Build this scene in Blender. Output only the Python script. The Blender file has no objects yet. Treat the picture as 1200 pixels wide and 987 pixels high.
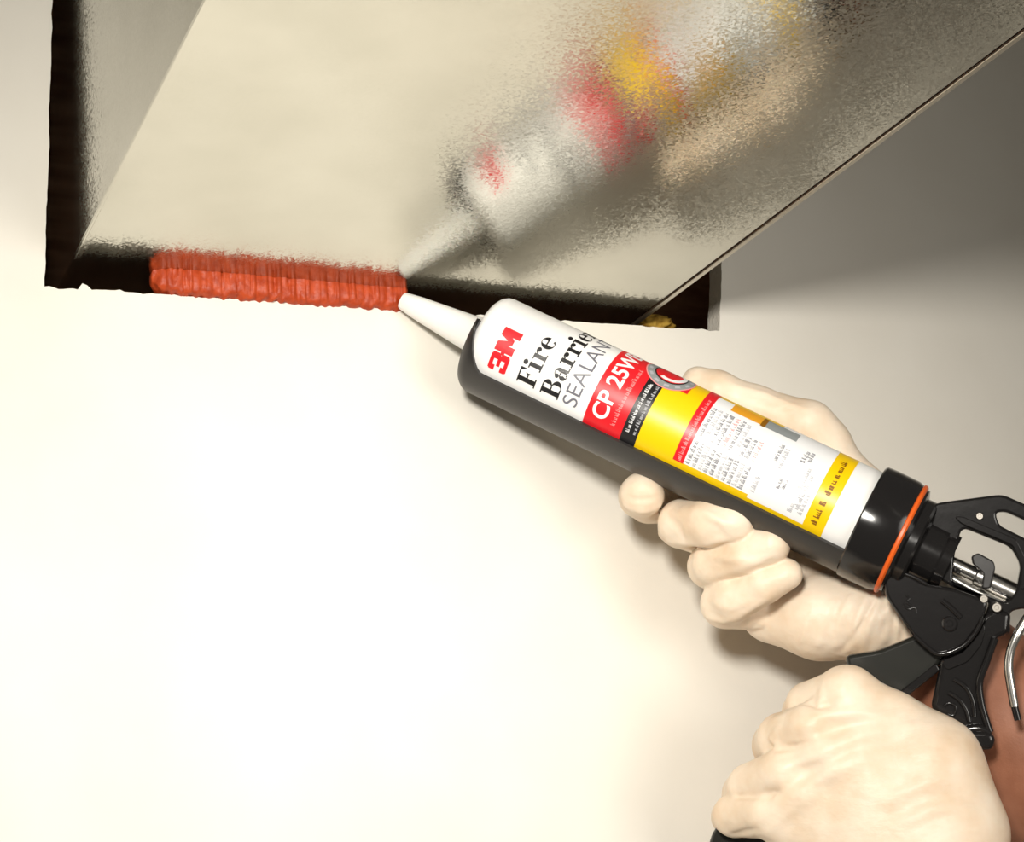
import bpy, bmesh, math, random
import numpy as np
from mathutils import Vector, Matrix, noise

random.seed(4)
rng = np.random.default_rng(4)
scene = bpy.context.scene
COL = scene.collection

# ------------------------------------------------------------------ camera
F_PX = 2100.0
CX, CY = 600.0, 493.5
_N = np.array([-378.1, 1218.6])                     # vanishing point of the wall normal (duct edges)
eY = np.array([_N[0]-CX, _N[1]-CY, F_PX]); eY /= np.linalg.norm(eY)
_p = np.array([52-CX, 335-CY, F_PX]); _q = np.array([845-CX, 388-CY, F_PX])
eX = np.cross(np.cross(_p, _q), eY); eX /= np.linalg.norm(eX)
if eX[0] < 0: eX = -eX
eZ = np.cross(eX, eY)
_r = math.radians(0.8)
eX, eZ = eX*math.cos(_r)-eZ*math.sin(_r), eZ*math.cos(_r)+eX*math.sin(_r)
M = np.stack([eX, eY, eZ])                          # camera (x right, y down, z forward) -> world
def ray(px, py): return M @ np.array([px-CX, py-CY, F_PX])
CAM = -ray(471, 352)/F_PX*(F_PX/2290.0)
def P(px, py, out=0.0):                             # point seen at a pixel, standing `out` metres in front of the wall
    r = ray(px, py); return CAM + r*((-out-CAM[1])/r[1])
def proj(w):
    v = M.T @ (np.asarray(w)-CAM); return np.array([CX+F_PX*v[0]/v[2], CY+F_PX*v[1]/v[2]])

cam_data = bpy.data.cameras.new('camera')
cam_data.sensor_fit = 'HORIZONTAL'; cam_data.sensor_width = 36.0
cam_data.lens = 36.0*F_PX/1200.0
cam_data.clip_start = 0.02
cam = bpy.data.objects.new('camera', cam_data); COL.objects.link(cam)
cx, cy, cz = M @ np.array([1, 0, 0]), M @ np.array([0, -1, 0]), M @ np.array([0, 0, -1])
cam.matrix_world = Matrix(((cx[0], cy[0], cz[0], CAM[0]), (cx[1], cy[1], cz[1], CAM[1]),
                           (cx[2], cy[2], cz[2], CAM[2]), (0, 0, 0, 1)))
scene.camera = cam

# ------------------------------------------------------------------ world, lights, exposure
world = bpy.data.worlds.new('world'); scene.world = world; world.use_nodes = True
bg = world.node_tree.nodes['Background']
bg.inputs[0].default_value = (1.0, 0.93, 0.80, 1); bg.inputs[1].default_value = 0.10

def area(name, loc, target, size, power, color=(1, 0.955, 0.88), spread=180):
    d = bpy.data.lights.new(name, 'AREA'); d.shape = 'DISK'; d.size = size
    d.energy = power; d.color = color; d.spread = math.radians(spread)
    o = bpy.data.objects.new(name, d); COL.objects.link(o)
    o.location = loc
    o.rotation_euler = (Vector(target)-Vector(loc)).to_track_quat('-Z', 'Y').to_euler()
    return o
area('photo_lamp', (-0.45, -0.88, -0.09), (0.04, 0, -0.18), 0.15, 1.70, spread=70)
area('photo_lamp_soft', (0.26, -1.05, -0.28), (-0.30, 0, -0.18), 0.56, 1.30, spread=78)

vs = scene.view_settings
vs.view_transform = 'Standard'; vs.look = 'None'; vs.gamma = 1.0; vs.use_curve_mapping = False
vs.exposure = 0.0

# ------------------------------------------------------------------ helpers
def new_mat(name, color, rough=0.5, metal=0.0, spec=0.5, coat=0.0, sss=0.0):
    m = bpy.data.materials.new(name); m.use_nodes = True
    b = m.node_tree.nodes['Principled BSDF']
    b.inputs['Base Color'].default_value = (*color, 1)
    b.inputs['Roughness'].default_value = rough
    b.inputs['Metallic'].default_value = metal
    b.inputs['Specular IOR Level'].default_value = spec
    b.inputs['Coat Weight'].default_value = coat
    if sss:
        b.inputs['Subsurface Weight'].default_value = sss
        b.inputs['Subsurface Radius'].default_value = (0.006, 0.004, 0.003)
        b.inputs['Subsurface Scale'].default_value = 0.6
    return m
def nd(m, t, **kw):
    n = m.node_tree.nodes.new(t)
    for k, v in kw.items():
        if k in n.inputs: n.inputs[k].default_value = v
        else: setattr(n, k, v)
    return n
def lk(m, a, b): m.node_tree.links.new(a, b)
def bsdf(m): return m.node_tree.nodes['Principled BSDF']
def coords(m, scale=(1, 1, 1)):
    tc = nd(m, 'ShaderNodeTexCoord'); mp = nd(m, 'ShaderNodeMapping'); mp.inputs['Scale'].default_value = scale
    lk(m, tc.outputs['Object'], mp.inputs['Vector']); return mp.outputs[0]
def noise_bump(m, scale, strength, dist=0.001, detail=4, map_scale=(1, 1, 1), prev=None):
    n = nd(m, 'ShaderNodeTexNoise', Scale=scale, Detail=detail)
    lk(m, coords(m, map_scale), n.inputs['Vector'])
    b = nd(m, 'ShaderNodeBump', Strength=strength, Distance=dist)
    lk(m, n.outputs[0], b.inputs['Height'])
    if prev is not None: lk(m, prev, b.inputs['Normal'])
    lk(m, b.outputs[0], bsdf(m).inputs['Normal'])
    return b.outputs[0]
def noise_color(m, scale, c0, c1, p0=0.35, p1=0.65, detail=4, map_scale=(1, 1, 1)):
    n = nd(m, 'ShaderNodeTexNoise', Scale=scale, Detail=detail)
    lk(m, coords(m, map_scale), n.inputs['Vector'])
    r = nd(m, 'ShaderNodeValToRGB')
    r.color_ramp.elements[0].position = p0; r.color_ramp.elements[0].color = (*c0, 1)
    r.color_ramp.elements[1].position = p1; r.color_ramp.elements[1].color = (*c1, 1)
    lk(m, n.outputs[0], r.inputs[0]); lk(m, r.outputs[0], bsdf(m).inputs['Base Color'])

def link_mesh(name, me, mat, parent=None, smooth=False, label=None):
    o = bpy.data.objects.new(name, me); COL.objects.link(o)
    if mat and not me.materials: me.materials.append(mat)
    if smooth:
        for p in me.polygons: p.use_smooth = True
    if parent is not None: o.parent = parent
    if label: o['label'] = label
    return o
def from_bm(name, bm, mat, parent=None, smooth=False, label=None, normals=True):
    if normals: bmesh.ops.recalc_face_normals(bm, faces=bm.faces[:])
    me = bpy.data.meshes.new(name); bm.to_mesh(me); bm.free()
    return link_mesh(name, me, mat, parent, smooth, label)
def from_py(name, verts, faces, mat, parent=None, smooth=False, label=None):
    me = bpy.data.meshes.new(name); me.from_pydata([tuple(map(float, v)) for v in verts], [], faces); me.update()
    return link_mesh(name, me, mat, parent, smooth, label)
def bevel(o, w, seg=2, angle=40):
    md = o.modifiers.new('bevel', 'BEVEL'); md.width = w; md.segments = seg
    md.limit_method = 'ANGLE'; md.angle_limit = math.radians(angle); md.harden_normals = False
    return o
def shade_auto(o, deg=35):
    for p in o.data.polygons: p.use_smooth = True
    o.data.set_sharp_from_angle(angle=math.radians(deg))
    return o
def thing(name, label, cat):
    o = bpy.data.objects.new(name, None); COL.objects.link(o); o.empty_display_size = 0.02
    o['label'] = label; o['category'] = cat
    return o
def box(bm, x0, x1, y0, y1, z0, z1):
    v = [bm.verts.new((x, y, z)) for x in (x0, x1) for y in (y0, y1) for z in (z0, z1)]
    for f in ((0, 1, 3, 2), (4, 6, 7, 5), (0, 4, 5, 1), (2, 3, 7, 6), (0, 2, 6, 4), (1, 5, 7, 3)):
        bm.faces.new([v[i] for i in f])

# ------------------------------------------------------------------ materials
M_wall = new_mat('painted_drywall', (0.80, 0.765, 0.69), 0.75, spec=0.25)
noise_color(M_wall, 9, (0.775, 0.735, 0.655), (0.82, 0.785, 0.71), detail=6)
noise_bump(M_wall, 260, 0.10, 0.0006, 5)
M_core = new_mat('gypsum_edge', (0.72, 0.68, 0.60), 0.95, spec=0.1)
noise_bump(M_core, 500, 0.8, 0.001, 6)
M_cav = new_mat('cavity_wood', (0.13, 0.07, 0.045), 0.9, spec=0.1)
noise_color(M_cav, 30, (0.22, 0.10, 0.06), (0.34, 0.18, 0.11), map_scale=(1, 1, 6))

M_duct = new_mat('galvanized_steel', (0.74, 0.71, 0.64), 0.2, metal=1.0)
def build_duct_mat(m):
    v = nd(m, 'ShaderNodeTexVoronoi', Scale=1050.0); lk(m, coords(m), v.inputs['Vector'])
    sep = nd(m, 'ShaderNodeSeparateColor'); lk(m, v.outputs['Color'], sep.inputs[0])
    n2 = nd(m, 'ShaderNodeTexNoise', Scale=14.0, Detail=3.0); lk(m, coords(m, (1, 1, 1)), n2.inputs['Vector'])
    mr = nd(m, 'ShaderNodeMapRange'); mr.inputs['To Min'].default_value = 0.10; mr.inputs['To Max'].default_value = 0.20
    lk(m, sep.outputs[0], mr.inputs['Value']); lk(m, mr.outputs[0], bsdf(m).inputs['Roughness'])
    r = nd(m, 'ShaderNodeValToRGB')
    r.color_ramp.elements[0].position = 0.3; r.color_ramp.elements[0].color = (0.53, 0.52, 0.455, 1)
    r.color_ramp.elements[1].position = 0.7; r.color_ramp.elements[1].color = (0.62, 0.61, 0.545, 1)
    lk(m, n2.outputs[0], r.inputs[0]); lk(m, r.outputs[0], bsdf(m).inputs['Base Color'])
    geo = nd(m, 'ShaderNodeNewGeometry')                 # each zinc spangle leans a little its own way
    sub = nd(m, 'ShaderNodeVectorMath', operation='SUBTRACT'); sub.inputs[1].default_value = (0.5, 0.5, 0.5); lk(m, v.outputs['Color'], sub.inputs[0])
    scl = nd(m, 'ShaderNodeVectorMath', operation='SCALE'); scl.inputs['Scale'].default_value = 0.055; lk(m, sub.outputs[0], scl.inputs[0])
    add = nd(m, 'ShaderNodeVectorMath', operation='ADD'); lk(m, geo.outputs['Normal'], add.inputs[0]); lk(m, scl.outputs[0], add.inputs[1])
    nrm = nd(m, 'ShaderNodeVectorMath', operation='NORMALIZE'); lk(m, add.outputs[0], nrm.inputs[0])
    lk(m, nrm.outputs[0], bsdf(m).inputs['Normal'])
build_duct_mat(M_duct)
M_seam = new_mat('seam_steel', (0.62, 0.58, 0.50), 0.35, metal=1.0)
M_seal = new_mat('red_sealant', (0.50, 0.060, 0.014), 0.48, spec=0.4)
noise_color(M_seal, 220, (0.36, 0.040, 0.008), (0.50, 0.066, 0.014))
noise_bump(M_seal, 450, 0.5, 0.0008, 4)
M_insul = new_mat('yellow_insulation', (0.55, 0.36, 0.06), 0.95, spec=0.1)
noise_color(M_insul, 160, (0.16, 0.075, 0.010), (0.45, 0.28, 0.05))
M_white = new_mat('white_plastic', (0.88, 0.87, 0.85), 0.38)
M_nozzle = new_mat('nozzle_plastic', (0.88, 0.87, 0.84), 0.32, sss=0.2)
M_red = new_mat('label_red', (0.74, 0.012, 0.02), 0.35)
M_yel = new_mat('label_yellow', (0.90, 0.58, 0.0), 0.35)
M_blk = new_mat('label_black', (0.012, 0.011, 0.012), 0.4)
M_paper = new_mat('label_white', (0.86, 0.86, 0.86), 0.4)
M_grey = new_mat('label_grey', (0.28, 0.30, 0.30), 0.4)
M_txt = new_mat('label_text_grey', (0.15, 0.15, 0.18), 0.5)
M_pale = new_mat('label_text_pale', (0.45, 0.45, 0.48), 0.5)
M_pink = new_mat('label_pink', (0.85, 0.30, 0.30), 0.4)
M_orange_print = new_mat('label_orange', (0.80, 0.36, 0.02), 0.4)
M_brown = new_mat('label_brown', (0.25, 0.10, 0.0), 0.5)
M_gun = new_mat('black_enamel', (0.012, 0.011, 0.011), 0.15, spec=0.5)
noise_bump(M_gun, 160, 0.06, 0.0008, 3)
M_gunsat = new_mat('black_satin', (0.022, 0.020, 0.019), 0.36, spec=0.45)
noise_bump(M_gunsat, 120, 0.08, 0.0008, 3)
M_trig = new_mat('dark_green_black_enamel', (0.020, 0.020, 0.017), 0.20, spec=0.5)
M_chrome = new_mat('zinc_plated_steel', (0.80, 0.78, 0.74), 0.24, metal=1.0)
M_steel_dull = new_mat('dull_steel', (0.30, 0.28, 0.25), 0.45, metal=1.0)
M_oring = new_mat('orange_ring', (0.80, 0.12, 0.012), 0.35)
M_glove = new_mat('latex_glove', (0.82, 0.69, 0.54), 0.45, spec=0.35, sss=0.25)
M_skin = new_mat('brown_skin', (0.27, 0.10, 0.055), 0.55, spec=0.35, sss=0.15)
noise_color(M_skin, 60, (0.30, 0.12, 0.066), (0.38, 0.16, 0.092))
noise_bump(M_skin, 900, 0.25, 0.0006, 4)
def build_glove_mat(m):
    noise_color(m, 45, (0.72, 0.55, 0.385), (0.83, 0.70, 0.555), 0.3, 0.6)
    p = noise_bump(m, 150, 0.30, 0.002, 4, (0.3, 0.8, 1))
    noise_bump(m, 45, 0.30, 0.004, 3, (0.5, 1, 1), prev=p)
build_glove_mat(M_glove)

# ------------------------------------------------------------------ the wall with its cut hole
ZD = P(478, 342)[2]                                  # height of the duct's underside
def on_line(a, b, z):                                # wall-plane x where an image line (duct edge) meets height z
    best = None
    for t in np.linspace(-1.2, 1.2, 4801):
        q = P(a[0]+(b[0]-a[0])*t, a[1]+(b[1]-a[1])*t)
        if best is None or abs(q[2]-z) < best[0]: best = (abs(q[2]-z), q[0])
    return best[1]
XL = on_line((81, 312), (239, 0), ZD)
XR = on_line((762, 368), (1195, 45), ZD)
ZTOP = ZD+0.26

def jag(a, b, step, amp, seed):
    a, b = np.array(a), np.array(b); n = max(2, int(np.linalg.norm(b-a)/step)); out = []
    nrm = np.array([-(b-a)[1], (b-a)[0]]); nrm = nrm/np.linalg.norm(nrm)
    for i in range(n):
        t = i/n
        k = noise.noise(Vector((t*n*0.45, seed, 0)))*amp + noise.noise(Vector((t*n*0.11, seed, 7)))*amp*0.8
        out.append(a+(b-a)*t+nrm*k)
    return out
BL, BR = P(52, 336)[[0, 2]], P(843, 388)[[0, 2]]
TL = P(62, 0)[[0, 2]]; TL = BL+(TL-BL)*((ZTOP+0.03-BL[1])/(TL[1]-BL[1]))
TR = P(846, 312)[[0, 2]]; TR = BR+(TR-BR)*((ZTOP+0.03-BR[1])/(TR[1]-BR[1]))
hole = jag(BL, BR, 0.0022, 0.0011, 1)+jag(BR, TR, 0.004, 0.0007, 2)+jag(TR, TL, 0.02, 0.0005, 3)+jag(TL, BL, 0.004, 0.0008, 4)
for _px, _h in ((96, 0.0030), (99, 0.0022), (133, 0.0010)):      # torn paper standing up along the lower edge
    _x = P(_px, 338)[0]; _k = min(range(len(hole)), key=lambda i: abs(hole[i][0]-_x)+10*abs(hole[i][1]-BL[1]))
    hole[_k] = hole[_k]+np.array([0.0, _h])
TH = 0.0135
bm = bmesh.new()
def loop(pts, y):
    vs_ = [bm.verts.new((p[0], y, p[1])) for p in pts]
    return vs_, [bm.edges.new((vs_[i], vs_[(i+1) % len(vs_)])) for i in range(len(vs_))]
outer = [(-1.5, -1.3), (1.6, -1.3), (1.6, 1.0), (-1.5, 1.0)]
for y in (0.0, TH):
    hv, he = loop(hole, y); ov, oe = loop(outer, y)
    bmesh.ops.triangle_fill(bm, edges=he+oe, use_beauty=True)
    if y == 0: hv0, ov0 = hv, ov
for a, b in ((hv0, hv), (ov0, ov)):
    for i in range(len(a)):
        f = bm.faces.new((a[i], a[(i+1) % len(a)], b[(i+1) % len(a)], b[i]))
        if a is hv0: f.material_index = 1
wall = from_bm('wall_front', bm, M_wall); wall.data.materials.append(M_core)
wall['kind'] = 'structure'; wall['label'] = 'cream painted drywall with a rectangular cut hole around the duct'

bm = bmesh.new()                                     # the closed cavity behind the drywall
box(bm, -0.34, 0.36, TH, 0.085, -0.16, 0.42)
f = [f for f in bm.faces if all(abs(v.co.y-TH) < 1e-6 for v in f.verts)]
bmesh.ops.delete(bm, geom=f, context='FACES_ONLY')
cav = from_bm('wall_rear', bm, M_cav); cav['kind'] = 'structure'; cav['label'] = 'dark brown wooden cavity behind the drywall'
md = cav.modifiers.new('thick', 'SOLIDIFY'); md.thickness = 0.01; md.offset = 1

# ------------------------------------------------------------------ galvanized duct
duct = thing('air_duct', 'galvanized sheet-metal duct with speckled finish passing through the wall hole', 'duct')
Y0, Y1 = -1.35, 0.080
def slab(name, x0, x1, y0, y1, z0, z1, mat, bev=0.0004):
    bm = bmesh.new(); box(bm, x0, x1, y0, y1, z0, z1)
    o = from_bm(name, bm, mat, duct)
    if bev: bevel(o, bev, 2)
    return o
slab('bottom_panel', XL+0.0012, XR-0.0042, Y0, Y1, ZD, ZD+0.0012, M_duct, 0)
slab('side_panel', XL, XL+0.0010, Y0, Y1, ZD+0.0004, ZTOP, M_duct, 0.0003)
slab('side_panel', XR-0.0012, XR-0.0002, Y0, Y1, ZD+0.0008, ZTOP, M_duct, 0.0003)
slab('top_panel', XL+0.001, XR-0.0012, Y0, Y1, ZTOP-0.0012, ZTOP, M_duct, 0)
slab('seam_strip', XR-0.0028, XR, Y0, Y1-0.001, ZD-0.0008, ZD+0.0007, M_seam, 0.0003)
slab('seam_strip', XL+0.0002, XL+0.0013, Y0, Y1-0.001, ZD-0.0004, ZD+0.0004, M_duct, 0.0002)
slab('groove_backing', XR-0.0046, XR-0.0024, Y0, Y1, ZD+0.0013, ZD+0.0020, M_cav, 0)

# ------------------------------------------------------------------ sealant bead
A0, A1 = P(178, 335), P(477, 351)
def bead():
    L = np.linalg.norm(A1-A0); n = 420; k = 22; vs_, fs = [], []
    zc0 = (P(180, 343)[2]+ZD)/2; zc1 = (P(477, 362)[2]+ZD)/2
    for i in range(n+1):
        t = i/n; x = A0[0]+(A1[0]-A0[0])*t
        zc = zc0+(zc1-zc0)*t
        taper = min(1, 0.22+(t/0.07)**0.6*0.78) if t < 0.07 else 1
        if t > 0.985: taper *= max(0.55, 1-(t-0.985)/0.015*0.45)
        for j in range(k):
            a = 2*math.pi*j/k
            ph = (x*1000/3.9)+0.55*math.cos(a)+0.9*noise.noise(Vector((x*160, 0, 3)))
            ridge = abs(math.sin(math.pi*ph))**0.7
            r = 0.0082*taper*(0.95+(0.11 if math.sin(a) > -0.3 else 0.03)*(ridge-0.4))+0.0014*noise.noise(Vector((x*330, math.cos(a)*1.6, math.sin(a)*1.6)))
            sg = lambda q: math.copysign(abs(q)**0.6, q)
            su = max(0.0, math.sin(a))
            yy = 0.0030-(math.copysign(abs(math.cos(a))**(0.6-0.5*su), math.cos(a)))*r*0.95-0.0009*su*su*(math.cos(a) > 0)
            zz = min(zc+0.0016+sg(math.sin(a))*r*1.05, ZD-0.00003)
            vs_.append((x, yy, zz))
    for i in range(n):
        for j in range(k):
            q = (i*k+j, i*k+(j+1) % k, (i+1)*k+(j+1) % k, (i+1)*k+j)
            if min(vs_[v][2] for v in q) < ZD-0.0001: fs.append(q)
    fs.append(tuple(range(k))[::-1]); fs.append(tuple(n*k+j for j in range(k)))
    o = from_py('sealant_bead', vs_, fs, M_seal, None, True)
    o['label'] = 'brick-red ridged bead of sealant filling the gap under the duct'; o['category'] = 'sealant'
bead()

# ------------------------------------------------------------------ gun axis and its frame
TIP = P(471, 352, 0.006); BACK = P(1056, 632, 0.126)
AX = (BACK-TIP)/np.linalg.norm(BACK-TIP)
_v = CAM-(TIP+BACK)/2; WV = _v-AX*(_v@AX); WV /= np.linalg.norm(WV)     # towards the viewer's side of the gun
UV = np.cross(WV, AX)
if UV[2] < 0: UV = -UV
u2 = np.array([.902, .432])
def S(spx):                                          # distance along the gun axis for a distance along its image line
    lo, hi = -0.05, 0.6
    for _ in range(50):
        m = (lo+hi)/2
        if (proj(TIP+AX*m)-np.array([471, 352]))@u2 < spx: lo = m
        else: hi = m
    return lo
def cyl(s, r, th): return TIP+AX*s+(WV*math.cos(th)+UV*math.sin(th))*r
def Q(px, py, w=0.0):                                # point seen at a pixel, w metres off the gun's mid plane
    r = ray(px, py); d = (TIP+WV*w-CAM)@WV; return CAM+r*(d/(r@WV))
def lathe(name, prof, mat, parent, seg=64, smooth=True, label=None, cap=(True, True), sharp=35):
    vs_, fs = [], []
    for s, r in prof:
        for j in range(seg): vs_.append(cyl(s, r, 2*math.pi*j/seg))
    for i in range(len(prof)-1):
        for j in range(seg):
            fs.append((i*seg+j, i*seg+(j+1) % seg, (i+1)*seg+(j+1) % seg, (i+1)*seg+j))
    if cap[0]: fs.append(tuple(range(seg))[::-1])
    if cap[1]: fs.append(tuple((len(prof)-1)*seg+j for j in range(seg)))
    bm = bmesh.new()
    for v in vs_: bm.verts.new(v)
    bm.verts.ensure_lookup_table()
    for f in fs: bm.faces.new([bm.verts[i] for i in f])
    o = from_bm(name, bm, mat, parent, False, label)
    return shade_auto(o, sharp)
D2 = math.radians
R = 0.0247

# ------------------------------------------------------------------ sealant cartridge
cart = thing('sealant_cartridge', 'white sealant cartridge with red, black and yellow printed label held in the gun', 'cartridge')
sF, sB = S(105), S(612)
lathe('barrel', [(sF, 0.010), (sF+0.0002, R-0.0055), (sF+0.0010, R-0.0034), (sF+0.0024, R-0.0016), (sF+0.0044, R-0.0004), (sF+0.0066, R), (sB, R), (sB, R-0.002)], M_white, cart, 96, sharp=50)
lathe('nozzle', [(0.0, 0.0030), (0.0003, 0.0042), (0.0015, 0.0047), (0.010, 0.0060), (sF-0.006, 0.0093), (sF-0.004, 0.0100), (sF+0.001, 0.0102)], M_nozzle, cart, 40)
lathe('nozzle_bore', [(-0.0002, 0.0026), (0.0004, 0.0026)], M_seal, cart, 24)

def patch(name, s0, s1, t0, t1, mat, eps=0.00010, fn=None, parent=None):
    """printed area: s range (image px along the axis) x angle range (deg)"""
    a, b = S(s0), S(s1); ns = max(2, int((b-a)/0.004)); nt = max(2, int((t1-t0)/3)); vs_, fs = [], []
    for i in range(ns+1):
        for j in range(nt+1):
            vs_.append(cyl(a+(b-a)*i/ns, R+eps, D2(t0+(t1-t0)*j/nt)))
    for i in range(ns):
        for j in range(nt):
            k = i*(nt+1)+j; fs.append((k, k+1, k+nt+2, k+nt+1))
    return from_py(name, vs_, fs, mat, parent or cart, True)
def wrap(name, polys, mat, s_base, th0, size, eps=0.00022, parent=None, xs=1.0):
    """flat glyph polygons (reading direction x, up y, in cap heights) printed round the barrel"""
    bm = bmesh.new()
    for poly in polys:
        vv = [bm.verts.new((x*size*xs, y*size, 0)) for x, y in poly]
        try: bm.faces.new(vv)
        except ValueError: pass
    return wrap_bm(name, bm, mat, s_base, th0, eps, parent)
def wrap_bm(name, bm, mat, s_base, th0, eps, parent=None):
    bmesh.ops.triangulate(bm, faces=bm.faces[:])
    for _ in range(4):
        es = [e for e in bm.edges if e.calc_length() > 0.0022]
        if not es: break
        bmesh.ops.subdivide_edges(bm, edges=es, cuts=1)
        bmesh.ops.triangulate(bm, faces=bm.faces[:])
    for v in bm.verts:
        v.co = Vector(cyl(s_base-v.co.y, R+eps, D2(th0)+v.co.x/R))
    return from_bm(name, bm, mat, parent or cart, normals=False)
def font_text(name, body, mat, s_base, th0, height, eps=0.00022, xs=1.0, bold=0.0, spacing=1.0, parent=None):
    cu = bpy.data.curves.new('t', 'FONT'); cu.body = body; cu.size = 1.0; cu.offset = bold; cu.space_character = spacing
    ob = bpy.data.objects.new('t', cu); COL.objects.link(ob)
    me = bpy.data.meshes.new_from_object(ob.evaluated_get(bpy.context.evaluated_depsgraph_get()))
    bm = bmesh.new(); bm.from_mesh(me)
    bpy.data.objects.remove(ob); bpy.data.curves.remove(cu); bpy.data.meshes.remove(me)
    k = height/0.70
    for v in bm.verts: v.co = Vector((v.co.x*k*xs, v.co.y*k, 0))
    return wrap_bm(name, bm, mat, s_base, th0, eps, parent)

def rect(x0, y0, x1, y1): return [(x0, y0), (x1, y0), (x1, y1), (x0, y1)]
def disc(cx_, cy_, r, n=18): return [(cx_+r*math.cos(2*math.pi*i/n), cy_+r*math.sin(2*math.pi*i/n)) for i in range(n)]
def arc(cx_, cy_, rx, ry, a0, a1, thick, n=20):
    out = []
    def pt(a, inner):
        w = thick(a); c, s = math.cos(a), math.sin(a)
        return (cx_+(rx-w*inner)*c, cy_+(ry-min(w, 0.9*ry)*inner*0.45)*s) if inner else (cx_+rx*c, cy_+ry*s)
    for i in range(n):
        a, b = D2(a0+(a1-a0)*i/n), D2(a0+(a1-a0)*(i+1)/n)
        out.append([pt(a, 0), pt(b, 0), pt(b, 1), pt(a, 1)])
    return out
con = lambda a: 0.07+0.14*abs(math.cos(a))**1.5
G = {
 'F': ([rect(.12, 0, .34, 1), rect(.02, 0, .46, .07), rect(.02, .93, .74, 1), [(.60, .95), (.74, .66), (.74, 1), (.5, 1)], rect(.34, .47, .55, .54), [(.46, .5), (.56, .34), (.56, .68)]], .80),
 'B': ([rect(.12, 0, .34, 1), rect(.02, 0, .30, .07), rect(.02, .93, .30, 1), rect(.3, .93, .46, 1), rect(.3, .48, .48, .55), rect(.3, 0, .48, .07)]
       + arc(.44, .755, .30, .245, -90, 90, con) + arc(.46, .27, .36, .27, -90, 90, con), .88),
 'i': ([rect(.10, 0, .29, .68), rect(0, 0, .39, .07), rect(0, .61, .2, .68), disc(.19, .89, .12)], .43),
 'r': ([rect(.10, 0, .29, .68), rect(0, 0, .41, .07), rect(0, .61, .2, .68), disc(.50, .56, .12)] + arc(.46, .38, .22, .30, 50, 150, lambda a: .09), .62),
 'e': (arc(.33, .34, .31, .36, 0, 315, con, 28) + [rect(.12, .34, .62, .41)], .68),
 'a': ([rect(.36, .06, .55, .52), rect(.45, 0, .68, .07), rect(.45, .0, .55, .1), disc(.15, .50, .105)] + arc(.32, .46, .23, .23, 0, 170, lambda a: .07+.10*max(0, math.cos(a)))
       + arc(.25, .19, .22, .21, 60, 300, con) + [rect(.24, .33, .4, .40), rect(.26, 0, .4, .07)], .72),
}
def serif(word):
    polys, x = [], 0
    for ch in word:
        g, w = G[ch]
        polys += [[(px+x, py) for px, py in p] for p in g]; x += w
    return polys
logo = [rect(.04, .80, .54, 1), rect(.18, .41, .54, .59), rect(.04, 0, .54, .20), [(.42, .52), (.60, .52), (.66, .62), (.66, .92), (.56, 1), (.42, 1)],
        [(.42, 0), (.56, 0), (.66, .08), (.66, .38), (.60, .48), (.42, .48)], rect(.42, .46, .58, .54), rect(0, .66, .20, .93), rect(.0, .07, .20, .34), [(0, .93), (.2, .9), (.2, 1), (.08, 1)], [(.08, 0), (.2, 0), (.2, .1), (0, .07)],
        rect(.71, 0, .99, 1), rect(1.32, 0, 1.60, 1), [(.71, 1), (1.03, 1), (1.24, .22), (1.07, .22)], [(1.60, 1), (1.28, 1), (1.07, .22), (1.24, .22)], rect(.60, .40, .75, .60)]
mm = 0.001
wrap('logo_print', logo, M_red, S(160), -27, 0.0098, xs=1.42)
wrap('fire_print', serif('Fire'), M_blk, S(197), -27, 0.0098, xs=1.12)
wrap('barrier_print', serif('Barrier'), M_blk, S(227), -27, 0.0098, xs=1.10)
font_text('sealant_print', 'SEALANT', M_txt, S(250), -27, 0.0078, bold=-0.005, xs=1.05)

patch('red_band', 262, 309, -40, 100, M_red)
patch('black_band', 309, 328, -40, 100, M_blk)
font_text('grade_print', 'CP 25WB+', M_paper, S(287), -25, 0.0080, bold=0.022, xs=1.0)
def dashes(name, s, t0, t1, h, mat, dmin=1.0, dmax=3.2, eps=0.00024):
    # print too small to read: strokes grouped into words
    polys, x, end = [], 0.0, D2(t1-t0)*R
    while x < end:
        for _ in range(random.randint(2, 6)):
            l = random.uniform(dmin, dmax)*mm*0.16; top = h*random.choice((.62, .68, 1.0))
            polys.append(rect(x, 0, x+l, top) if random.random() < .5 else rect(x, 0, x+l, top*.35))
            polys.append(rect(x, 0, x+l*.45, top)); x += l+0.16*mm
            if x > end: break
        x += 0.55*mm
    return wrap(name, polys, mat, S(s), t0, 1.0, eps)
dashes('small_print', 299, -25, 50, 0.0024, M_pink)
dashes('small_print', 317, -24, 38, 0.0020, M_paper)
dashes('small_print', 325, -24, 38, 0.0018, M_pale)
patch('yellow_field', 328, 566, -40, 100, M_yel)
# round badge near the upper side of the black band
def ring_polys(cx_, cy_, r0, r1, a0, a1, n=26):
    out = []
    for i in range(n):
        a, b = D2(a0+(a1-a0)*i/n), D2(a0+(a1-a0)*(i+1)/n)
        out.append([(cx_+r0*math.cos(a), cy_+r0*math.sin(a)), (cx_+r0*math.cos(b), cy_+r0*math.sin(b)), (cx_+r1*math.cos(b), cy_+r1*math.sin(b)), (cx_+r1*math.cos(a), cy_+r1*math.sin(a))])
    return out
bs, bt = 327, 70
wrap('badge_backing', [disc(0, 0, .0128, 40)], M_blk, S(bs), bt, 1.0, 0.00026)
wrap('badge_ring', ring_polys(0, 0, .0086, .0126, 0, 360, 40), M_grey, S(bs), bt, 1.0, 0.00032)
wrap('badge_ring_edge', ring_polys(0, 0, .0124, .0130, 0, 360, 40), M_pink, S(bs), bt, 1.0, 0.00036)
wrap('badge_centre', [disc(0, 0, .0078, 30)], M_red, S(bs), bt, 1.0, 0.00036)
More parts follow.
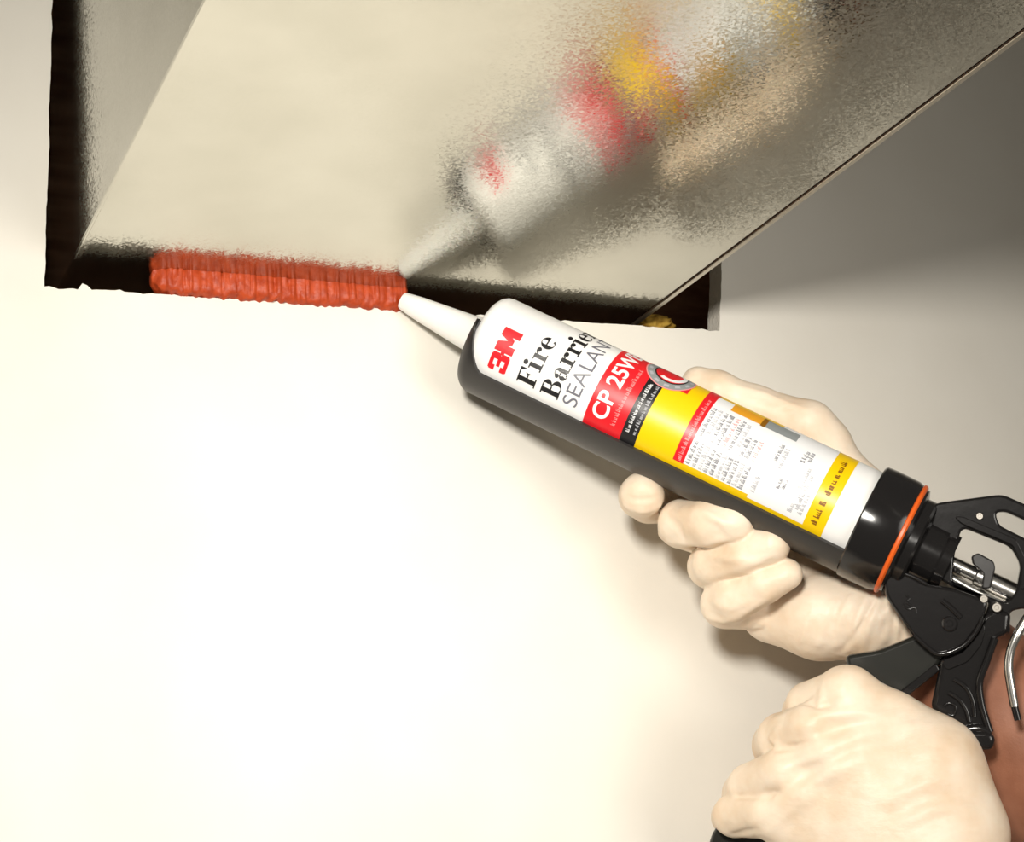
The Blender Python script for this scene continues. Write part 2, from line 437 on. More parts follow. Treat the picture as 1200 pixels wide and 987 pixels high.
wrap('badge_crescent', ring_polys(0.001, 0.0, .0058, .0080, 150, 330, 24), M_paper, S(bs), bt, 1.0, 0.00042)
wrap('badge_ticks', sum([ring_polys(0, 0, .0098, .0114, a, a+14, 2) for a in range(0, 360, 30)], []), M_pale, S(bs), bt, 1.0, 0.00040)
patch('red_corner', 345, 356, 47, 60, M_red, 0.00030)
patch('red_strip', 375, 388, -30, 100, M_red, 0.00022)
dashes('small_print', 384, -28, 55, 0.0022, M_pink, 1.5, 4)
patch('text_panel', 388, 470, -29, 60, M_paper, 0.00022)
patch('text_panel', 470, 541, -33, 100, M_paper, 0.00022)
patch('orange_picture', 408, 446, 54, 72, M_orange_print, 0.00030)
patch('brown_picture', 446, 452, 52, 74, M_brown, 0.00030)
patch('grey_picture', 452, 492, 53, 72, M_grey, 0.00030)
patch('panel_top', 388, 408, 60, 72, M_paper, 0.00022)
for i in range(10):
    s = 395+i*7.4
    hi = 46-(i > 6)*16
    dashes('text_line', s, -27, 0, 0.0026, [M_txt, M_txt, M_pale][i % 3], 0.8, 2.4, 0.0003)
    dashes('text_line', s, 6, hi, 0.0026, [M_txt, M_pale, M_txt, M_txt, M_pink][i % 5], 0.8, 2.6, 0.0003)
for s, a, b, m_ in ((476, -24, -6, M_pale), (484, 18, 40, M_txt), (492, 12, 36, M_pale), (500, -8, 4, M_txt), (506, -6, 6, M_txt), (513, 30, 46, M_txt), (519, 34, 48, M_txt),
                    (524, 2, 26, M_pale), (530, -20, 20, M_pale), (536, -24, 0, M_pale), (524, -26, -16, M_pale)):
    dashes('text_line', s, a, b, 0.0024, m_, 1.0, 3.0, 0.0003)
for a, w in ((-27, 5), (-19, 4), (-13, 3), (-4, 3), (8, 4), (15, 4), (22, 4), (30, 5), (38, 8), (50, 7)):
    dashes('net_contents_print', 556, a, a+w, 0.0030, M_brown, 4.0, 8.0, 0.0003)

# ------------------------------------------------------------------ caulk gun
gun = thing('caulk_gun', 'black metal skeleton caulk gun with orange ring, chrome rod, trigger and handle', 'tool')
# half-round cradle under the cartridge, its wall rising into a cup at the front
def cradle():
    s0, s1 = S(104), S(640); n, k = 60, 44; ri, ro = R+0.0007, R+0.0026; vs_, fs = [], []
    for i in range(n+1):
        t = (i/n)**1.6; s = s0+(s1-s0)*t
        d = (s-s0)
        top = -37+57*max(0.0, 1-d/0.0135)**1.7
        bot = -143-57*max(0.0, 1-d/0.0135)**1.7
        lift = -0.0030*max(0.0, 1-d/0.0055)**2.2
        for r in (ri, ro):
            for j in range(k+1): vs_.append(cyl(s, r+lift, D2(bot+(top-bot)*j/k)))
    m = 2*(k+1)
    for i in range(n):
        for j in range(k):
            a = i*m+j; b = a+m
            fs.append((a, a+1, b+1, b)); a2, b2 = a+k+1, b+k+1; fs.append((a2, b2, b2+1, a2+1))
        for j in (0, k):
            a = i*m+j; fs.append((a, a+m, a+m+k+1, a+k+1))
    for i in (0, n):
        for j in range(k):
            a = i*m+j; fs.append((a, a+1, a+k+2, a+k+1))
    bm = bmesh.new()
    for v in vs_: bm.verts.new(v)
    bm.verts.ensure_lookup_table()
    for f in fs: bm.faces.new([bm.verts[i] for i in f])
    return shade_auto(from_bm('cradle', bm, M_gunsat, gun), 40)
cradle()
# front plate: a ring with a slot that the nozzle passes through
def front_plate():
    s0, s1 = S(104)+0.0002, S(104)+0.0018; k = 60; vs_, fs = [], []
    for s, ri, ro in ((s0, 0.0112, R-0.0012), (s0+0.0005, 0.0110, R-0.0010), (s1, 0.0110, R-0.0002)):
        for j in range(k+1):
            a = D2(-200+220*j/k); vs_ += [cyl(s, ri, a), cyl(s, ro, a)]
    m = 2*(k+1)
    for j in range(k):
        a = 2*j
        fs += [(a, a+1, a+3, a+2), (2*m+a, 2*m+a+2, 2*m+a+3, 2*m+a+1)]
        for l in (0, m): fs += [(l+a+1, l+m+a+1, l+m+a+3, l+a+3), (l+a, l+a+2, l+m+a+2, l+m+a)]
    for a in (0, 2*k):
        for l in (0, m): fs.append((l+a, l+a+1, l+m+a+1, l+m+a))
    shade_auto(from_py('front_plate', vs_, fs, M_gunsat, gun), 40)
front_plate()
lathe('rear_cap', [(S(597), R+0.0004), (S(597), R+0.0027), (S(599), R+0.0034), (S(612), R+0.0036), (S(640), R+0.0034), (S(646), R+0.0026), (S(646), 0.010)], M_gun, gun, 80, cap=(False, False))
lathe('orange_ring', [(S(645), R-0.004), (S(645), R+0.0022), (S(647), R+0.0032), (S(650), R+0.0032), (S(652), R+0.0022), (S(652), R-0.004)], M_oring, gun, 80, cap=(False, False))
lathe('cap_disc', [(S(650), R+0.0018), (S(655), R+0.0014), (S(658), R-0.002), (S(658), 0.005)], M_gun, gun, 64, cap=(False, False))
lathe('swivel_collar', [(S(656), 0.0225), (S(668), 0.0225), (S(671), 0.0212), (S(672), 0.0150), (S(674), 0.0143), (S(698), 0.0141), (S(701), 0.0132), (S(712), 0.0130), (S(712), 0.003)], M_gun, gun, 48, cap=(False, False))
lathe('push_rod', [(S(700), 0.0034), (S(745), 0.0034), (S(747), 0.0047), (S(790), 0.0047), (S(1000), 0.0047)], M_chrome, gun, 32)
# a cradle rivet/notch near the cap
def plate(name, pts, mat, w=0.0, thick=0.006, bev=0.0012, holes=(), parent=None, label=None, seg=3):
    bm = bmesh.new(); es = []
    for ring_ in [pts]+list(holes):
        vv = [bm.verts.new(Q(x, y, 0.0)+WV*(w-thick/2)) for x, y in ring_]
        es += [bm.edges.new((vv[i], vv[(i+1) % len(vv)])) for i in range(len(vv))]
    bmesh.ops.triangle_fill(bm, edges=es, use_beauty=True)
    bmesh.ops.dissolve_limit(bm, angle_limit=0.01, verts=bm.verts[:], edges=[e for e in bm.edges if not e.is_boundary])
    r = bmesh.ops.extrude_face_region(bm, geom=bm.faces[:])
    bmesh.ops.translate(bm, verts=[g for g in r['geom'] if isinstance(g, bmesh.types.BMVert)], vec=Vector(WV*thick))
    o = from_bm(name, bm, mat, parent or gun, label=label)
    if bev: bevel(o, bev, seg, 50)
    return shade_auto(o, 60)
def rounded(pts, r, n=4):
    out = []; N_ = len(pts)
    for i in range(N_):
        p, a, b = (np.array(pts[j % N_], float) for j in (i, i-1, i+1))
        da, db = a-p, b-p; la, lb = np.linalg.norm(da), np.linalg.norm(db)
        k = min(r, la*0.45, lb*0.45); p0, p1 = p+da/la*k, p+db/lb*k
        for j in range(n+1):
            t = j/n; out.append(tuple((1-t)**2*p0+2*t*(1-t)*p+t*t*p1))
    return out
frame_out = rounded([(1072, 604), (1098, 590), (1174, 580), (1206, 594), (1262, 622), (1262, 742), (1225, 732), (1204, 712), (1182, 716), (1184, 744), (1165, 744), (1152, 728), (1160, 704), (1120, 690), (1090, 672), (1066, 640)], 8)
opening = rounded([(1127, 618), (1184, 641), (1196, 662), (1190, 694), (1180, 706), (1116, 684), (1118, 652)], 9)
slot = rounded([(1166, 601), (1178, 600), (1226, 622), (1226, 640), (1206, 634), (1170, 616)], 8)
rearhole = rounded([(1212, 664), (1246, 676), (1246, 708), (1212, 698)], 8)
plate('frame', frame_out, M_gun, 0.0, 0.014, 0.0014, holes=(opening, slot, rearhole))
plate('frame_ridge', rounded([(1118, 606), (1128, 606), (1190, 632), (1204, 660), (1200, 690), (1195, 690), (1197, 662), (1186, 639), (1126, 614)], 4), M_gun, 0.0075, 0.003, 0.0008)
plate('side_blade', rounded([(1036, 678), (1042, 660), (1060, 670), (1086, 684), (1120, 690), (1158, 704), (1150, 730), (1130, 756), (1104, 768), (1094, 766), (1071, 745), (1052, 718), (1039, 699)], 7), M_gun, 0.0105, 0.006, 0.0016)
plate('side_blade', rounded([(1036, 678), (1042, 660), (1060, 670), (1086, 684), (1120, 690), (1158, 704), (1150, 730), (1130, 756), (1104, 768), (1094, 766), (1071, 745), (1052, 718), (1039, 699)], 7), M_gun, -0.0105, 0.005, 0.0016)
plate('trigger', rounded([(990, 768), (1030, 762), (1071, 745), (1100, 740), (1112, 760), (1098, 782), (1054, 816), (990, 880), (925, 975), (892, 1012), (826, 1014), (836, 974), (905, 895), (985, 815), (996, 786)], 9), M_trig, 0.0, 0.013, 0.0025)
plate('trigger_rim', rounded([(1097, 776), (1102, 784), (1056, 821), (1010, 862), (1004, 858), (1052, 812)], 3), M_gun, 0.0040, 0.010, 0.001)
plate('handle', rounded([(1150, 722), (1134, 754), (1102, 772), (1099, 790), (1091, 827), (1104, 845), (1121, 864), (1127, 873), (1160, 874), (1165, 864), (1157, 844), (1150, 808), (1156, 780), (1167, 748), (1182, 742), (1184, 718), (1165, 712)], 6), M_gun, 0.0, 0.018, 0.004)
# ribs and rounded end of the handle
plate('handle_web', rounded([(1103, 774), (1128, 764), (1146, 742), (1152, 730), (1154, 736), (1150, 754), (1134, 774), (1110, 784)], 5), M_gun, 0.0085, 0.004, 0.0015)
def tube(name, pts, r, mat, parent=None, seg=10, sub=8, closed_ends=True, rr=None):
    pts = [np.array(p, float) for p in pts]; path = []
    n = len(pts)
    for i in range(n-1):
        p0, p1, p2, p3 = pts[max(i-1, 0)], pts[i], pts[i+1], pts[min(i+2, n-1)]
        for j in range(sub):
            t = j/sub; path.append(0.5*((2*p1)+(-p0+p2)*t+(2*p0-5*p1+4*p2-p3)*t*t+(-p0+3*p1-3*p2+p3)*t**3))
    path.append(pts[-1]); vs_, fs = [], []
    nrm = None
    for i, p in enumerate(path):
        d = path[min(i+1, len(path)-1)]-path[max(i-1, 0)]; d /= np.linalg.norm(d)
        if nrm is None: nrm = np.cross(d, [0.31, 0.2, 0.93])
        nrm = nrm-d*(nrm@d); nrm /= np.linalg.norm(nrm); b = np.cross(d, nrm)
        for j in range(seg):
            a = 2*math.pi*j/seg; vs_.append(p+(nrm*math.cos(a)+b*math.sin(a))*r)
    for i in range(len(path)-1):
        for j in range(seg): fs.append((i*seg+j, i*seg+(j+1) % seg, (i+1)*seg+(j+1) % seg, (i+1)*seg+j))
    fs.append(tuple(range(seg))[::-1]); fs.append(tuple((len(path)-1)*seg+j for j in range(seg)))
    return shade_auto(from_py(name, vs_, fs, mat, parent or gun), 60)
hw = 0.0098
for a in ([(1118, 796), (1132, 806), (1140, 822), (1142, 840)], [(1112, 812), (1124, 820), (1132, 832), (1136, 846)]):
    tube('grip_rib', [Q(x, y, hw-0.0008) for x, y in a], 0.0012, M_gun)
tube('handle_rim', [Q(x, y, 0.0095) for x, y in [(1166, 748), (1156, 776), (1148, 800), (1150, 824), (1156, 846), (1160, 858)]], 0.0018, M_gun)
tube('handle_rim', [Q(x, y, 0.0095) for x, y in [(1120, 862), (1132, 856), (1148, 854), (1160, 860)]], 0.0022, M_gun)
plate('handle_end', rounded([(1120, 862), (1132, 854), (1158, 854), (1166, 862), (1163, 876), (1128, 876)], 6), M_gun, 0.001, 0.023, 0.003)
tube('blade_rim', [Q(x, y, 0.0138) for x, y in [(1152, 724), (1144, 740), (1130, 756), (1112, 765), (1098, 766), (1086, 758), (1071, 744)]], 0.0011, M_gun)
tube('blade_rib', [Q(x, y, 0.0136) for x, y in [(1104, 704), (1114, 712), (1126, 724)]], 0.0014, M_gun)
tube('blade_rim', [Q(x, y, 0.0136) for x, y in [(1058, 672), (1072, 677), (1086, 685)]], 0.0009, M_gun)
def button(name, px, py, w, r, h, mat):
    c = Q(px, py, w); vs_, fs = [], []; seg = 20
    prof = [(r, 0), (r, h*0.6), (r*0.8, h), (r*0.45, h), (r*0.4, h*0.75)]
    for rr, hh in prof:
        for j in range(seg):
            a = 2*math.pi*j/seg; vs_.append(c+WV*hh+(AX*math.cos(a)+UV*math.sin(a))*rr)
    for i in range(len(prof)-1):
        for j in range(seg): fs.append((i*seg+j, i*seg+(j+1) % seg, (i+1)*seg+(j+1) % seg, (i+1)*seg+j))
    fs.append(tuple((len(prof)-1)*seg+j for j in range(seg)))
    return shade_auto(from_py(name, vs_, fs, mat, gun), 35)
button('pivot_screw', 1113, 731, 0.0134, 0.0036, 0.0016, M_gun)
button('rivet', 1148, 605, 0.0069, 0.0018, 0.0012, M_steel_dull)
button('rivet', 1066, 614, 0.018, 0.0020, 0.0012, M_chrome)
button('bolt', 1153, 702, 0.012, 0.0020, 0.0018, M_steel_dull)
button('bolt', 1168, 712, 0.010, 0.0024, 0.0020, M_steel_dull)
# raised casting marks, worn past reading
for pts in ([(1062, 698), (1066, 702), (1062, 706), (1068, 710)], [(1058, 708), (1064, 714), (1072, 712), (1074, 719)]):
    tube('casting_mark', [Q(x, y, 0.0135) for x, y in pts], 0.0005, M_gun, sub=4)
tube('casting_mark', [Q(x, y, hw-0.0004) for x, y in [(1106, 828), (1112, 824), (1120, 828), (1118, 838), (1110, 838)]], 0.0006, M_gun, sub=5)
# release plate and its spring bar across the opening
plate('grip_plate', rounded([(1138, 652), (1146, 648), (1164, 658), (1166, 666), (1160, 690), (1150, 690), (1152, 672), (1140, 662)], 3), M_gunsat, 0.0, 0.016, 0.001)
tube('lower_rod', [Q(1112, 676, 0.002), Q(1145, 694, 0.002), Q(1176, 708, 0.002)], 0.0022, M_chrome)
tube('return_spring', [Q(1112+i*1.1, 664+i*0.5+3*math.sin(i*1.9), 0.002+0.003*math.cos(i*1.9)) for i in range(14)], 0.0006, M_gunsat, sub=3)
tube('wire_hook', [Q(1224, 700, 0.008), Q(1205, 722, 0.010), Q(1192, 744, 0.012), Q(1184, 764, 0.012), Q(1182, 784, 0.012), Q(1185, 806, 0.012), Q(1189, 828, 0.012)], 0.0021, M_chrome)
tube('wire_tip', [Q(1189, 828, 0.012), Q(1191, 836, 0.012), Q(1193, 844, 0.012)], 0.0017, M_gun)

# ------------------------------------------------------------------ gloved hands: signed distance field -> surface nets
def surface_nets(f, org, h):
    nx, ny, nz = f.shape; ins = f < 0
    def c(i, j, k, a): return a[i:nx-1+i, j:ny-1+j, k:nz-1+k]
    offs = [(i, j, k) for i in (0, 1) for j in (0, 1) for k in (0, 1)]
    cnt = sum(c(*o, ins).astype(np.int8) for o in offs); act = (cnt > 0) & (cnt < 8)
    idx = -np.ones(act.shape, np.int64); cells = np.argwhere(act); idx[act] = np.arange(len(cells))
    acc = np.zeros((len(cells), 3)); num = np.zeros(len(cells))
    vals = {o: f[cells[:, 0]+o[0], cells[:, 1]+o[1], cells[:, 2]+o[2]] for o in offs}
    for a in offs:
        for ax_ in range(3):
            if a[ax_]: continue
            b = list(a); b[ax_] = 1; b = tuple(b)
            va, vb = vals[a], vals[b]; m = (va < 0) != (vb < 0)
            t = np.where(m, va/np.where(m, va-vb, 1), 0)
            p = np.tile(np.array(a, float), (len(cells), 1)); p[:, ax_] = t
            acc += p*m[:, None]; num += m
    verts = org+(cells+acc/num[:, None])*h
    faces = []
    for ax_ in range(3):
        o1, o2 = [(1, 2), (2, 0), (0, 1)][ax_]
        sl_a = [slice(1, -1)]*3; sl_a[ax_] = slice(0, -1); sl_b = [slice(1, -1)]*3; sl_b[ax_] = slice(1, None)
        A, B = ins[tuple(sl_a)], ins[tuple(sl_b)]
        e = np.argwhere(A != B); flip = A[tuple(e.T)]
        base = e+1; base[:, ax_] = e[:, ax_]
        def g(d1, d2):
            q = base.copy(); q[:, o1] -= d1; q[:, o2] -= d2; return idx[q[:, 0], q[:, 1], q[:, 2]]
        quad = np.stack([g(1, 1), g(0, 1), g(0, 0), g(1, 0)], 1)
        quad[~flip] = quad[~flip][:, ::-1]
        faces.append(quad)
    faces = np.concatenate(faces); faces = faces[(faces >= 0).all(1)]
    return verts, faces
def smin(a, b, k):
    h = np.clip(0.5+0.5*(b-a)/k, 0, 1); return b*(1-h)+a*h-k*h*(1-h)
class Field:
    def __init__(self, lo, hi, h):
        self.h = h; self.org = np.array(lo); n = np.ceil((np.array(hi)-lo)/h).astype(int)+1
        ax_ = [self.org[i]+np.arange(n[i])*h for i in range(3)]
        self.X = np.stack(np.meshgrid(*ax_, indexing='ij'), -1).astype(np.float32); self.shape = self.X.shape[:3]
    def new(self): return np.full(self.shape, 1.0, np.float32)
    def chain(self, joints, k=0.004, flat=None):
        """tapered capsules through joints [(pos, radius)...]"""
        d = None
        for (a, ra), (b, rb) in zip(joints[:-1], joints[1:]):
            a = np.asarray(a, np.float32); b = np.asarray(b, np.float32)
            pa = self.X-a; ba = b-a; t = np.clip((pa@ba)/float(ba@ba), 0, 1)
            q = pa-t[..., None]*ba
            if flat is not None:
                n, sc = flat; dn = q@n.astype(np.float32); q = q+(dn*(1/sc-1))[..., None]*n.astype(np.float32)
            e = np.sqrt((q*q).sum(-1))-(ra+(rb-ra)*t)
            d = e if d is None else smin(d, e, k)
        return d
    def pick(self, d, px, py):                           # first point of the surface met from the camera
        r = ray(px, py); r = r/np.linalg.norm(r)
        for t in np.arange(0.55, 1.15, 0.0004):
            p = CAM+r*t; i = np.round((p-self.org)/self.h).astype(int)
            if (i < 0).any() or (i >= self.shape).any(): continue
            if d[tuple(i)] < 0: return p
        return None
    def fold(self, d, px, amp, width):                   # raised (amp > 0) or sunken fold along pixels of the surface
        pts = [self.pick(d, *p) for p in px]; pts = [p for p in pts if p is not None]
        if len(pts) < 2: return d
        lo = np.clip(np.floor((np.min(pts, 0)-3*width-self.org)/self.h).astype(int), 0, None); hi = np.ceil((np.max(pts, 0)+3*width-self.org)/self.h).astype(int)+1
        sl = tuple(slice(a, b) for a, b in zip(lo, hi)); X = self.X[sl]; best = None; n = len(pts)-1
        for k, (a, b) in enumerate(zip(pts[:-1], pts[1:])):
            a = a.astype(np.float32); b = b.astype(np.float32); pa = X-a; ba = b-a; t = np.clip((pa@ba)/float(ba@ba), 0, 1)
            q = pa-t[..., None]*ba; e = (q*q).sum(-1); g = np.sin(np.pi*np.clip((k+t)/n*0.9+0.05, 0, 1))**0.5
            f = np.exp(-e/width**2)*g; best = f if best is None else np.maximum(best, f)
        d[sl] -= 1.9*amp*best
        return d
    def mesh(self, d): return surface_nets(d, self.org, self.h)
def carve(field, d, pts, r, depth, k):               # soft groove along a polyline
    g = field.chain([(p, r) for p in pts], 0.002)
    return np.maximum(d, -smin(g, g, k)) if False else d+depth*np.exp(-np.clip(g+r, 0, None)**2/(r*r))
def glove_mesh(name, v, f, parent, label):
    me = bpy.data.meshes.new(name); me.from_pydata(v.tolist(), [], f.tolist()); me.update()
    o = link_mesh(name, me, M_glove, parent, True, label)
    md = o.modifiers.new('smooth', 'SMOOTH'); md.factor = 0.5; md.iterations = 2
    return o

person = thing('person', 'person in cream latex gloves with a bare brown forearm, holding and squeezing the caulk gun', 'person')
mmv = lambda px, py, w: Q(px, py, w*mm)

# hand under the cartridge: palm side towards the viewer, fingers curled back over the palm, thumb behind the tube
def support_hand():
    J = {
     'index': [((850, 588), -44, 12), ((760, 588), -36, 11), ((751, 582), -12, 11), ((753, 579), 1, 10.8)],
     'middle': [((882, 640), -44, 12.5), ((798, 616), -20, 11.3), ((799, 613), -8, 11.5), ((832, 612), 5, 11.8), ((861, 611), 8, 9.8)],
     'ring': [((905, 680), -42, 12), ((832, 664), -18, 11), ((838, 660), -7, 10.8), ((872, 649), 3, 10.6), ((904, 638), 6, 9.2)],
     'pinky': [((925, 714), -36, 11.5), ((850, 708), -15, 12), ((862, 702), -5, 10.8), ((896, 686), 2, 9.0), ((922, 673), 3, 7.6)],
    }
    fl = Field([9]*3, [9]*3, 1) if False else None
    pts = [mmv(*p, w) for fg in J.values() for p, w, r in fg]+[mmv(1120, 800, -30), mmv(800, 430, -30), mmv(1090, 560, -50)]
    lo = np.min(pts, 0)-0.035; hi = np.max(pts, 0)+0.035
    fd = Field(lo, hi, 0.00098)
    body = fd.chain([(mmv(1075, 728, -34), .025), (mmv(1020, 722, -27), .0215), (mmv(960, 722, -27), .0205), (mmv(905, 716, -33), .016)], .006)
    for nm in J:                                       # metacarpals
        (p, w, r) = J[nm][0]
        body = smin(body, fd.chain([(mmv(1060, 690, -45), .021), (mmv(*p, w-3), .0135)], .004), .010)
    body = smin(body, fd.chain([(mmv(1062, 690, -42), .021), (mmv(1006, 590, -46), .017), (mmv(962, 520, -40), .0125)], .008), .010)
    thumb = fd.chain([(mmv(966, 520, -40), .0130), (mmv(948, 500, -37), .0125), (mmv(885, 478, -37), .0108), (mmv(840, 458, -35), .0098), (mmv(818, 449, -35), .0085)], .004)
    body = smin(body, thumb, .005)
    body = smin(body, fd.chain([(mmv(1068, 726, -36), .0255), (mmv(1092, 748, -40), .0290)], .006), .008)
    # gathered creases towards the wrist
    a, b = mmv(985, 722, -25), mmv(1110, 770, -30); ax_ = (b-a)/np.linalg.norm(b-a)
    t = ((fd.X-a)@ax_.astype(np.float32))/np.linalg.norm(b-a)
    side = (fd.X-a)@UV.astype(np.float32)
    along = (fd.X-a)@AX.astype(np.float32)
    wr = np.clip(t*1.6, 0, 1)*(np.sin(t*62+side*230+2.5*np.sin(side*150+t*9))+0.6*np.sin(t*37-side*310+2))*0.00055*(t > -0.1)
    body = body+wr.astype(np.float32)*np.clip((t+0.1)*4, 0, 1)
    d = body
    for nm, fg in J.items():
        f = fd.chain([(mmv(*p, w), r*mm) for p, w, r in fg], .0010)
        d = smin(d, f, .0009)
    for px, a, w in (([(772, 628), (800, 636), (840, 634), (868, 628)], .0010, .0022), ([(800, 596), (830, 604), (862, 618)], .0009, .0020), ([(828, 600), (846, 612), (858, 628)], .0007, .0018),
                     ([(782, 604), (796, 618), (800, 634)], -.0008, .0018), ([(806, 676), (836, 676), (870, 664), (902, 652)], .0009, .0020), ([(828, 650), (860, 656), (890, 660)], .0008, .0018),
                     ([(806, 690), (826, 692), (850, 684)], .0008, .0016), ([(830, 724), (850, 728), (874, 716), (900, 700)], .0010, .0020), ([(836, 706), (858, 712), (880, 704)], .0008, .0018),
                     ([(828, 738), (848, 742), (868, 732)], .0009, .0016), ([(872, 746), (886, 736), (896, 728)], .0008, .0016), ([(858, 746), (872, 734), (880, 722)], -.0009, .0016),
                     ([(732, 592), (752, 600), (774, 592)], .0008, .0016), ([(734, 582), (752, 586), (770, 582)], -.0006, .0018), ([(742, 566), (756, 572), (768, 584)], .0006, .0018),
                     ([(960, 756), (966, 730), (975, 705)], .0007, .0014), ([(978, 758), (984, 728), (994, 702)], .0008, .0014), ([(995, 762), (1003, 732), (1014, 700)], .0008, .0014),
                     ([(1010, 756), (1020, 728), (1030, 702)], .0007, .0013), ([(1024, 752), (1034, 724), (1044, 706)], .0008, .0013), ([(940, 752), (944, 735), (952, 715)], .0005, .0014),
                     ([(985, 764), (1002, 744), (1030, 700)], -.0007, .0013), ([(850, 448), (900, 463), (950, 482)], .0005, .0018)):
        d = fd.fold(d, px, a, w)
    v, f = fd.mesh(d)
    glove_mesh('glove', v, f, person, 'cream latex glove supporting the cartridge from below')
support_hand()

# lower hand: back of the hand towards the viewer, fingers folded round the trigger
def trigger_hand():
    J = {
     'index': [((988, 814), 30, 12), ((950, 828), 14, 11.5), ((944, 836), -6, 11), ((980, 846), -20, 10), ((1010, 846), -20, 9)],
     'middle': [((952, 856), 34, 12.5), ((918, 866), 16, 12), ((910, 874), -5, 11.5), ((946, 888), -20, 10.5), ((978, 888), -20, 9.5)],
     'ring': [((920, 908), 33, 12.3), ((882, 924), 16, 11.7), ((874, 932), -5, 11.2), ((908, 944), -20, 10.3), ((940, 944), -20, 9)],
     'pinky': [((902, 952), 30, 12), ((861, 956), 14, 10), ((856, 958), -4, 9), ((884, 966), -18, 8.5), ((908, 970), -18, 8)],
    }
    wrist = [(1098, 1052), 40]
    pts = [mmv(*p, w) for fg in J.values() for p, w, r in fg]+[mmv(1110, 1070, 40), mmv(1120, 900, 20)]
    lo = np.min(pts, 0)-0.036; hi = np.max(pts, 0)+0.036
    fd = Field(lo, hi, 0.00098)
    W_ = mmv(1092, 1050, 34)
    body = fd.chain([(W_, .027), (mmv(1125, 1120, 34), .028)], .006)
    for nm in J:
        (p, w, r) = J[nm][0]
        body = smin(body, fd.chain([(W_, .022), (mmv(*p, w), r*mm*1.02)], .004), .008)
    body = smin(body, fd.chain([(mmv(1078, 920, 22), .024), (mmv(1000, 900, 24), .018)], .006), .012)
    th = fd.chain([(mmv(1112, 985, 30), .0245), (mmv(1092, 900, 22), .0200), (mmv(1060, 862, 10), .0150), (mmv(1030, 842, -10), .0115), (mmv(1000, 830, -22), .0100)], .008)
    body = smin(body, th, .012)
    body = smin(body, fd.chain([(mmv(1000, 813, 26), .0110), (mmv(1046, 846, 24), .0125), (mmv(1092, 892, 24), .0185), (mmv(1125, 970, 28), .0205)], .006), .008)
    # faint tendons over the back of the hand
    d = body
    for nm, fg in J.items():
        f = fd.chain([(mmv(*p, w), r*mm) for p, w, r in fg], .0012)
        d = smin(d, f, .0011)
    for px, a, w in (([(912, 902), (960, 884), (1010, 862), (1062, 852)], .0013, .0030), ([(900, 956), (930, 932), (970, 906), (1010, 890)], .0012, .0032), ([(905, 845), (960, 838), (1010, 836), (1050, 842)], .0009, .0028),
                     ([(930, 866), (970, 858), (1010, 846)], -.0008, .0030), ([(880, 936), (920, 926), (960, 900)], -.0009, .0030), ([(900, 978), (925, 950), (960, 928)], .0010, .0026),
                     ([(914, 850), (904, 866), (912, 876)], .0009, .0014), ([(962, 806), (964, 818), (958, 828)], .0008, .0016), ([(940, 824), (958, 828), (975, 826)], -.0010, .0014),
                     ([(908, 878), (928, 876), (950, 870)], -.0014, .0014), ([(866, 934), (890, 934), (914, 928)], -.0014, .0014), ([(836, 982), (860, 978), (886, 972)], -.0010, .0014), ([(918, 918), (914, 930), (906, 938)], .0008, .0016),
                     ([(1040, 940), (1080, 920), (1110, 915)], .0006, .0030), ([(1050, 970), (1090, 950), (1130, 945)], .0006, .0030)):
        d = fd.fold(d, px, a, w)
    v, f = fd.mesh(d)
    glove_mesh('glove', v, f, person, 'cream latex glove folded around the trigger')
trigger_hand()

def forearm(name, joints, label):
    pts = [mmv(*p, w) for p, w, r in joints]
    fd = Field(np.min(pts, 0)-0.055, np.max(pts, 0)+0.055, 0.0025)
    d = fd.chain([(mmv(*p, w), r*mm) for p, w, r in joints], .01)
    v, f = fd.mesh(d)
    me = bpy.data.meshes.new(name); me.from_pydata(v.tolist(), [], f.tolist()); me.update()
    o = link_mesh(name, me, M_skin, person, True, label)
    md = o.modifiers.new('smooth', 'SMOOTH'); md.factor = 0.5; md.iterations = 4
forearm('forearm', [((1066, 732), -38, 22), ((1130, 792), -42, 31), ((1230, 886), -50, 44), ((1400, 1030), -58, 50), ((1600, 1180), -60, 46)], 'bare brown forearm behind the gun handle')
forearm('forearm', [((1100, 1075), 34, 25), ((1160, 1200), 34, 34), ((1240, 1380), 34, 40)], 'bare brown forearm below the trigger hand')

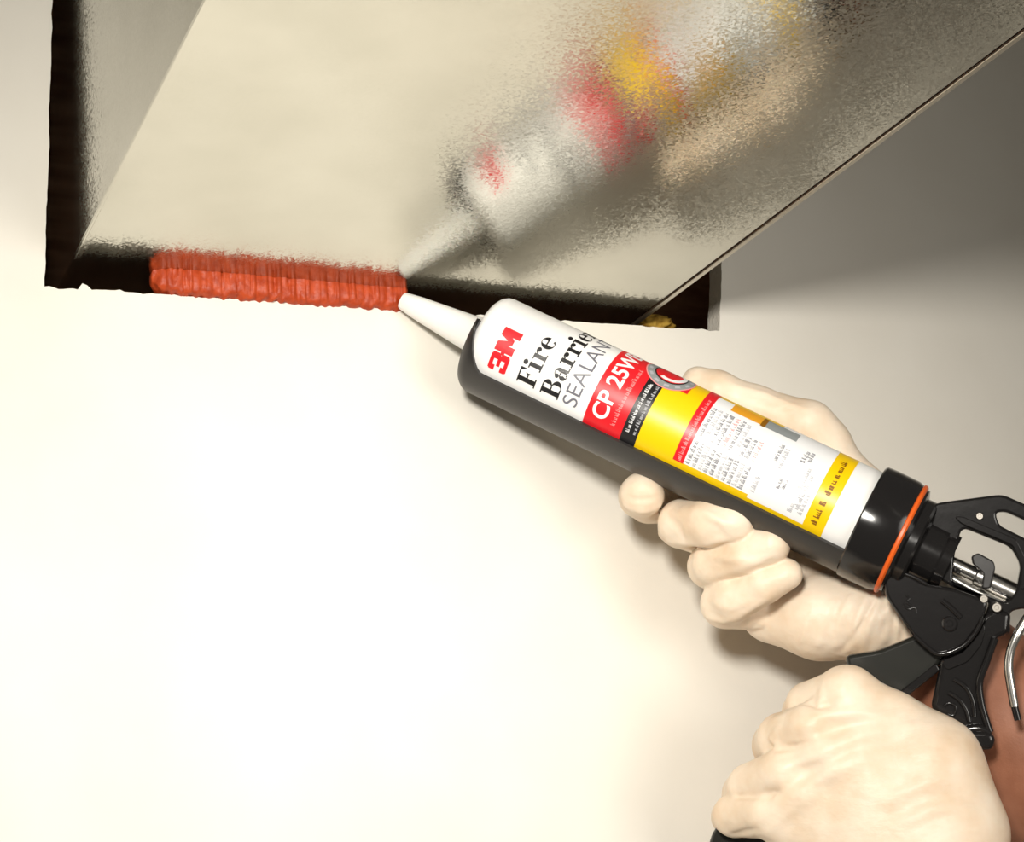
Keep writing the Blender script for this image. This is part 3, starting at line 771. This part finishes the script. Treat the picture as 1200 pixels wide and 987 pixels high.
# ------------------------------------------------------------------ insulation scrap in the right corner of the gap
def scrap():
    bm = bmesh.new(); bmesh.ops.create_icosphere(bm, subdivisions=4, radius=1.0)
    c = P(766, 379, -0.022)
    for v in bm.verts:
        n = noise.fractal(v.co*2.6, 1.0, 2.0, 5)
        q = v.co*(1+0.35*n)
        v.co = Vector((c[0]+q.x*0.011, c[1]+q.y*0.008, c[2]-0.001+q.z*0.0052))
    o = from_bm('insulation_scrap', bm, M_insul, None, True)
    o['label'] = 'small yellow-brown tuft of insulation in the right corner of the hole'; o['category'] = 'insulation'
scrap()

# ------------------------------------------------------------------ nest the small pieces under the part they sit on
def nest(root, owner, pieces):
    kids = [o for o in COL.objects if o.parent is root]
    own = next(o for o in kids if o.name.split('.')[0] == owner)
    for o in kids:
        if o.name.split('.')[0] in pieces and o is not own: o.parent = own
nest(cart, 'nozzle', ('nozzle_bore',))
nest(cart, 'red_band', ('grade_print',))
nest(cart, 'badge_backing', ('badge_ring', 'badge_ring_edge', 'badge_centre', 'badge_crescent', 'badge_ticks'))
nest(cart, 'text_panel', ('text_line', 'orange_picture', 'brown_picture', 'grey_picture', 'panel_top'))
nest(cart, 'yellow_field', ('net_contents_print', 'red_strip', 'red_corner'))
nest(gun, 'rear_cap', ('orange_ring', 'cap_disc'))
nest(gun, 'side_blade', ('blade_rim', 'blade_rib', 'pivot_screw'))
nest(gun, 'trigger', ('trigger_rim',))
nest(gun, 'handle', ('handle_web', 'handle_rim', 'handle_end', 'grip_rib'))
nest(gun, 'wire_hook', ('wire_tip',))
nest(gun, 'frame', ('frame_ridge', 'rivet', 'bolt'))
nest(duct, 'bottom_panel', ('groove_backing',))
for o in COL.objects:
    lab = {'orange_ring': 'orange ring round the rear cap', 'push_rod': 'shiny steel push rod', 'wire_hook': 'bent shiny wire hook', 'nozzle': 'white tapered nozzle',
           'red_band': 'red printed band', 'black_band': 'black printed band', 'yellow_field': 'yellow printed label area', 'text_panel': 'white panel of fine print', 'logo_print': 'red logo lettering'}.get(o.name.split('.')[0])
    if lab: o['label'] = lab
